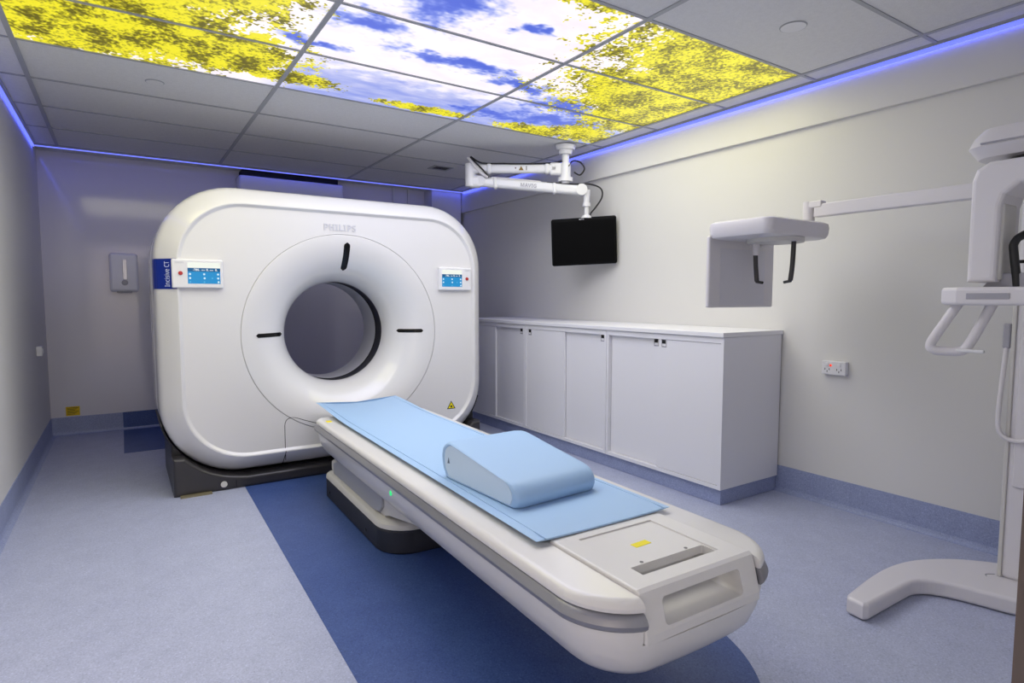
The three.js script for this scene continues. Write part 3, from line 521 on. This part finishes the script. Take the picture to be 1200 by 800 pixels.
  w('sleeve_cable', [cu([at(0.79, 2.33).addScaledVector(nrm, 0.02), at(0.75, 2.28).addScaledVector(nrm, 0.06), at(0.69, 2.21).addScaledVector(nrm, 0.062), at(0.63, 2.17).addScaledVector(nrm, 0.05)], 0.011), cu([at(0.6, 2.18), at(0.4, 2.165), at(0.2, 2.145)], 0.006)], M.xray);
}

// ---------------------------------------------------------------- dental x-ray unit
{
  const D = thing('dental_xray_unit', 'white panoramic x-ray stand with long side arm and curved foot', 'x-ray machine', [2.95, 0, -0.68]);
  const w = (n, g, m = M.xray) => obj(n, g, m, D, true);
  // foot: two curved arms and a plate
  const half = (s) => { // s = 1 far arm, -1 the mirrored one
    const zc = -0.68, f = (x, z) => [x, s > 0 ? -z : -(2 * zc - z)];
    const sh = new THREE.Shape(); const p = (x, z) => f(x, z);
    sh.moveTo(...p(2.262, -1.122)); sh.lineTo(...p(2.29, -1.135)); sh.bezierCurveTo(...p(2.5, -1.16), ...p(2.68, -1.185), ...p(2.83, -1.135)); sh.bezierCurveTo(...p(2.98, -1.08), ...p(3.08, -0.98), ...p(3.14, -0.86)); sh.lineTo(...p(3.14, -0.68)); sh.lineTo(...p(2.80, -0.68)); sh.lineTo(...p(2.76, -0.80)); sh.bezierCurveTo(...p(2.72, -0.97), ...p(2.69, -1.03), ...p(2.60, -1.045)); sh.lineTo(...p(2.275, -1.048)); sh.lineTo(...p(2.255, -1.06)); sh.closePath();
    return extr(sh, 0.066, 0.014, 4, 16).rotateX(-Math.PI / 2).translate(0, 0.003, 0);
  };
  w('foot', [half(1)]); w('foot', [half(-1)]);
  w('foot_mark', tube([V(2.955, 0.0695, -0.885), V(2.925, 0.0695, -0.905), V(2.905, 0.0695, -0.895)], 0.002, 10, 5), M.xrayGrey);
  w('column', [rb(2.95, 3.14, 0.066, 1.70, -0.872, -0.52, 0.02, 4), rb(2.935, 2.96, 0.45, 1.18, -0.845, -0.545, 0.008)]);
  w('column_inlay', bx(2.931, 2.936, 0.82, 1.17, -0.80, -0.60), M.base).userData.label = 'dark strip on the column face';
  w('column_edge', rb(2.944, 2.956, 0.07, 1.18, -0.876, -0.862, 0.004), M.lipGrey);
  // top shroud
  const shroud = loft([0, 0.035, 0.07, 0.10, 0.108].map((h, i) => rrPts(2.47 + [0.03, 0.0, 0.012, 0.04, 0.07][i], 2.99 - [0.03, 0, 0.01, 0.03, 0.06][i], 0.36, 0.905 - [0.02, 0.0, 0.012, 0.028, 0.06][i], 0.07, 8).map(([a, b]) => [a, 1.682 + h, -b])), true, true, 0.5);
  w('shroud', shroud);
  w('shroud_groove', bx(2.466, 2.474, 1.722, 1.727, -0.85, -0.48), M.xrayGrey);
  // rotating arm with the tall head
  w('arm_bearing', cyl(V(2.68, 1.66, -0.66), V(2.68, 1.685, -0.66), 0.17, 0.17, 36), M.base);
  const arm = shapeOf([[-0.868, 1.255], [-0.868, 1.60], [-0.856, 1.638], [-0.82, 1.660], [-0.40, 1.660], [-0.40, 1.575], [-0.735, 1.575], [-0.772, 1.545], [-0.782, 1.51], [-0.785, 1.255]]);
  w('rotating_arm', extr(arm, 0.19, 0.015, 3).rotateY(-Math.PI / 2).translate(2.65, 0, 0));
  w('head_cover', rb(2.48, 2.60, 1.26, 1.52, -0.81, -0.777, 0.01), M.lipGrey);
  // chin table
  const chin = shapeOf([[2.42, 0.62], [2.42, 0.88], [2.45, 0.935], [2.56, 0.945], [2.62, 0.93], [2.96, 0.84], [2.96, 0.56], [2.46, 0.56]]);
  w('chin_table', extr(chin, 0.062, 0.012, 3).rotateX(-Math.PI / 2).translate(0, 1.176, 0));
  w('chin_recess', new RoundedBoxGeometry(0.004, 0.02, 0.12, 2, 0.0015).translate(2.4195, 1.207, -0.79), M.xrayGrey);
  w('control_pad', extr(shapeOf([[-0.835, 1.236], [-0.80, 1.285], [-0.62, 1.285], [-0.60, 1.236]]), 0.16, 0.006, 2).rotateY(-Math.PI / 2).translate(2.66, 0, 0), M.xrayGrey);
  // patient hand grips
  const grip = (z0) => tube([V(2.50, 1.185, -0.898), V(2.49, 1.10, -0.942), V(2.485, 1.035, -0.974), V(2.487, 1.012, -0.965), V(2.50, 1.008, -0.93), V(2.51, 1.012, -0.885), V(2.515, 1.04, -0.865), V(2.52, 1.10, -0.84), V(2.53, 1.185, -0.808)], 0.0165, 70, 12);
  w('hand_grip', grip(0)).userData.label = 'looped patient handle';
  w('grip_lever', [rb(2.492, 2.508, 1.008, 1.020, -0.90, -0.815, 0.005)], M.white);
  // temple supports
  w('temple_support', [tube([V(2.51, 1.22, -0.737), V(2.505, 1.30, -0.745), V(2.50, 1.375, -0.753), V(2.51, 1.40, -0.745), V(2.55, 1.425, -0.72), V(2.62, 1.44, -0.69)], 0.013, 50, 8, 0.2), rb(2.50, 2.54, 1.212, 1.228, -0.76, -0.70, 0.004)], M.black);
  w('head_rest_bar', tube([V(2.58, 1.26, -0.815), V(2.58, 1.315, -0.815), V(2.58, 1.325, -0.80), V(2.58, 1.325, -0.72)], 0.006, 30, 8, 0.2), M.black);
  // exposure handset and its cord
  w('handset', rb(2.945, 2.972, 1.00, 1.10, -0.905, -0.878, 0.008), M.xrayGrey);
  w('handset_cord', tube([V(2.955, 1.005, -0.892), V(2.94, 0.90, -0.893), V(2.93, 0.76, -0.897), V(2.925, 0.68, -0.893), V(2.925, 0.645, -0.87), V(2.925, 0.64, -0.82), V(2.925, 0.67, -0.77), V(2.925, 0.74, -0.74)], 0.009, 60, 8), M.xray);
  // long arm to the skull support
  w('side_arm', [rb(2.935, 2.985, 1.608, 1.672, -1.70, -0.80, 0.006)]);
  w('arm_bracket', [cyl(V(2.955, 1.57, -1.735), V(2.955, 1.688, -1.735), 0.028, 0.028, 24), rb(2.93, 2.98, 1.655, 1.688, -1.75, -1.66, 0.006)]);
  const tray = loft([[0.0, 0.03], [0.006, 0.012], [0.02, 0.004], [0.055, 0.0], [0.075, 0.004], [0.084, 0.02], [0.087, 0.06]].map(([h, i]) => rrPts(2.43 + i, 2.95 - i, 1.605 + i, 1.955 - i, Math.max(0.02, 0.045 - i * 0.3), 8).map(([a, b]) => [a, 1.488 + h, -b])), true, true, 0.5);
  w('skull_tray', tray).userData.label = 'flat white skull support housing';
  w('sensor_panel', rb(2.445, 2.985, 1.152, 1.508, -1.962, -1.94, 0.010, 3)).userData.label = 'square grey image sensor plate';
  w('sensor_window', rb(2.53, 2.90, 1.165, 1.45, -1.941, -1.9385, 0.001), std(0xd6d5dc, 0.5));
  w('tray_underside', [cyl(V(2.69, 1.47, -1.745), V(2.69, 1.49, -1.745), 0.13, 0.13, 28)], M.lipGrey);
  w('ear_rod', [cyl(V(2.69, 1.415, -1.85), V(2.69, 1.492, -1.848), 0.017, 0.019, 16), cyl(V(2.735, 1.46, -1.835), V(2.735, 1.488, -1.835), 0.022, 0.022, 16)], M.xray);
  const blade = (z, s, y1) => [tube([V(2.69, y1, z), V(2.69, 1.36, z + s * 0.004), V(2.69, 1.285, z + s * 0.012)], 0.0115, 20, 10), tube([V(2.69, 1.283, z + s * 0.008), V(2.69, 1.277, z + s * 0.045)], 0.007, 4, 8)];
  w('ear_rod', blade(-1.852, 1, 1.42), M.base).userData.label = 'black ear rod';
  w('ear_rod', blade(-1.648, -1, 1.492), M.base).userData.label = 'black ear rod';
}

// ---------------------------------------------------------------- small wall and ceiling fittings
{
  const a = thing('air_conditioner', 'white wall air conditioner above the scanner, lit blue', 'air conditioner', [1.49, 2.08, ZB]);
  const w = (n, g, m) => obj(n, g, m, a, true);
  w('body', rb(0.985, 1.985, 2.08, 2.375, ZB, -6.235, 0.02, 3), M.ac);
  w('intake', bx(1.01, 1.93, 2.375, 2.425, ZB + 0.01, -6.24), M.gap).userData.label = 'dark intake slot on top';
  w('flap', rb(1.02, 1.95, 2.085, 2.13, -6.245, -6.228, 0.004), M.laminate);
}
struct('trim_1', bx(2.99, 3.362, 0.16, HC, ZB, -6.21), M.wall, 'boxed column in the back corner beside the scanner top', 'column');
struct('trim_2', [bx(2.60, 2.62, 0.16, HC, ZB, ZB + 0.02), bx(2.78, 2.80, 0.16, HC, ZB, ZB + 0.02)], M.wall, 'pair of thin cover strips on the back wall', 'trim');
{
  const d = thing('soap_dispenser', 'grey wall dispenser with a vertical window beside the scanner', 'dispenser', [0.03, 1.26, ZB]);
  const w = (n, g, m) => obj(n, g, m, d, true);
  w('body', rb(-0.08, 0.135, 1.255, 1.595, ZB, ZB + 0.10, 0.025, 4), std(0xe2e2ea, 0.35));
  w('window', [rb(0.018, 0.052, 1.36, 1.54, ZB + 0.098, ZB + 0.106, 0.004)], phy(0xd6d6dc, 0.12, { clearcoat: 1 }));
  w('push_button', cyl(V(0.032, 1.335, ZB + 0.095), V(0.032, 1.335, ZB + 0.112), 0.026, 0.022, 20), std(0x9c9ca4, 0.3));
  w('drip_cap', rb(-0.03, 0.085, 1.245, 1.262, ZB + 0.02, ZB + 0.09, 0.005), std(0x9a9aa4, 0.4));
}
{
  const tex = canvasTex(256, 208, (c, w, h) => { c.fillStyle = '#e8c400'; c.fillRect(0, 0, w, h); c.fillStyle = '#3a3000'; for (let i = 0; i < 6; i++) c.fillRect(20, 22 + i * 30, 216 - (i % 3) * 34, 11); });
  const s = obj('floor_sign', rb(-0.445, -0.345, 0.170, 0.25, ZB, ZB + 0.003, 0.001), std(0xc9a800, 0.6)); tag(s, 'small yellow notice on the back wall above the skirting', 'sign');
  obj('printed_face', new THREE.PlaneGeometry(0.096, 0.076).translate(-0.395, 0.21, ZB + 0.0034), std(0xffffff, 0.6, { map: tex }), s);
}
{
  const t = thing('wall_switch', 'small white switch plate on the dark left wall', 'switch', [XL, 0.80, -5.70]);
  obj('plate', rb(XL, XL + 0.035, 0.762, 0.835, -5.74, -5.66, 0.004), M.ac, t, true);
  obj('rocker', rb(XL + 0.033, XL + 0.040, 0.78, 0.818, -5.712, -5.688, 0.002), M.laminateEdge, t, true);
}
{
  const t = thing('power_socket', 'white double power socket on the right wall with red lights', 'socket', [XR, 0.80, -1.80]);
  const w = (n, g, m) => obj(n, g, m, t, true);
  w('plate', rb(XR - 0.032, XR, 0.765, 0.842, -1.868, -1.732, 0.004), M.ac);
  for (const z of [-1.835, -1.768]) { w('switch', rb(XR - 0.036, XR - 0.030, 0.815, 0.832, z - 0.009, z + 0.009, 0.002), M.laminateEdge); for (const q of [-0.012, 0, 0.012]) w('pin_hole', bx(XR - 0.0325, XR - 0.0318, 0.782 + (q ? 0.008 : -0.004), 0.793 + (q ? 0.008 : -0.004), z + q - 0.0018, z + q + 0.0018), M.gap); }
  w('indicator', [new THREE.SphereGeometry(0.006, 12, 8).translate(XR - 0.033, 0.818, -1.815)], std(0x300500, 0.4, { emissive: 0xff3a1a, emissiveIntensity: 1.2 }));
}
{
  const s1 = thing('ceiling_speaker', 'flush round disc in the ceiling tile over the right wall side', 'speaker', [2.62, HC, -1.645]);
  obj('ring', new THREE.TorusGeometry(0.055, 0.004, 8, 40).rotateX(Math.PI / 2).translate(0, 0.003, 0), M.bar, s1); obj('disc', new THREE.CylinderGeometry(0.054, 0.054, 0.006, 36).translate(0, 0.002, 0), M.ac, s1);
  const s2 = thing('sprinkler_plate', 'small round plate in the tile beside the leafy panels', 'sprinkler', [0.21, HC, -4.07]);
  obj('ring', new THREE.TorusGeometry(0.045, 0.004, 8, 40).rotateX(Math.PI / 2).translate(0, 0.003, 0), M.bar, s2); obj('disc', new THREE.CylinderGeometry(0.044, 0.044, 0.006, 36).translate(0, 0.002, 0), M.tile, s2);
  const v = thing('ceiling_vent', 'small dark rectangular vent in the ceiling near the arm', 'vent', [2.60, HC, -5.2]);
  obj('frame', cut(rb(-0.10, 0.10, -0.002, 0.010, -0.085, 0.085, 0.002), bx(-0.075, 0.075, -0.02, 0.008, -0.06, 0.06)), M.bar, v);
  for (let i = 0; i < 4; i++) obj('slat', bx(-0.073, 0.073, 0.0, 0.003, -0.05 + i * 0.028, -0.036 + i * 0.028), std(0x3a3a42, 0.6), v);
}

renderer.render(scene, camera);
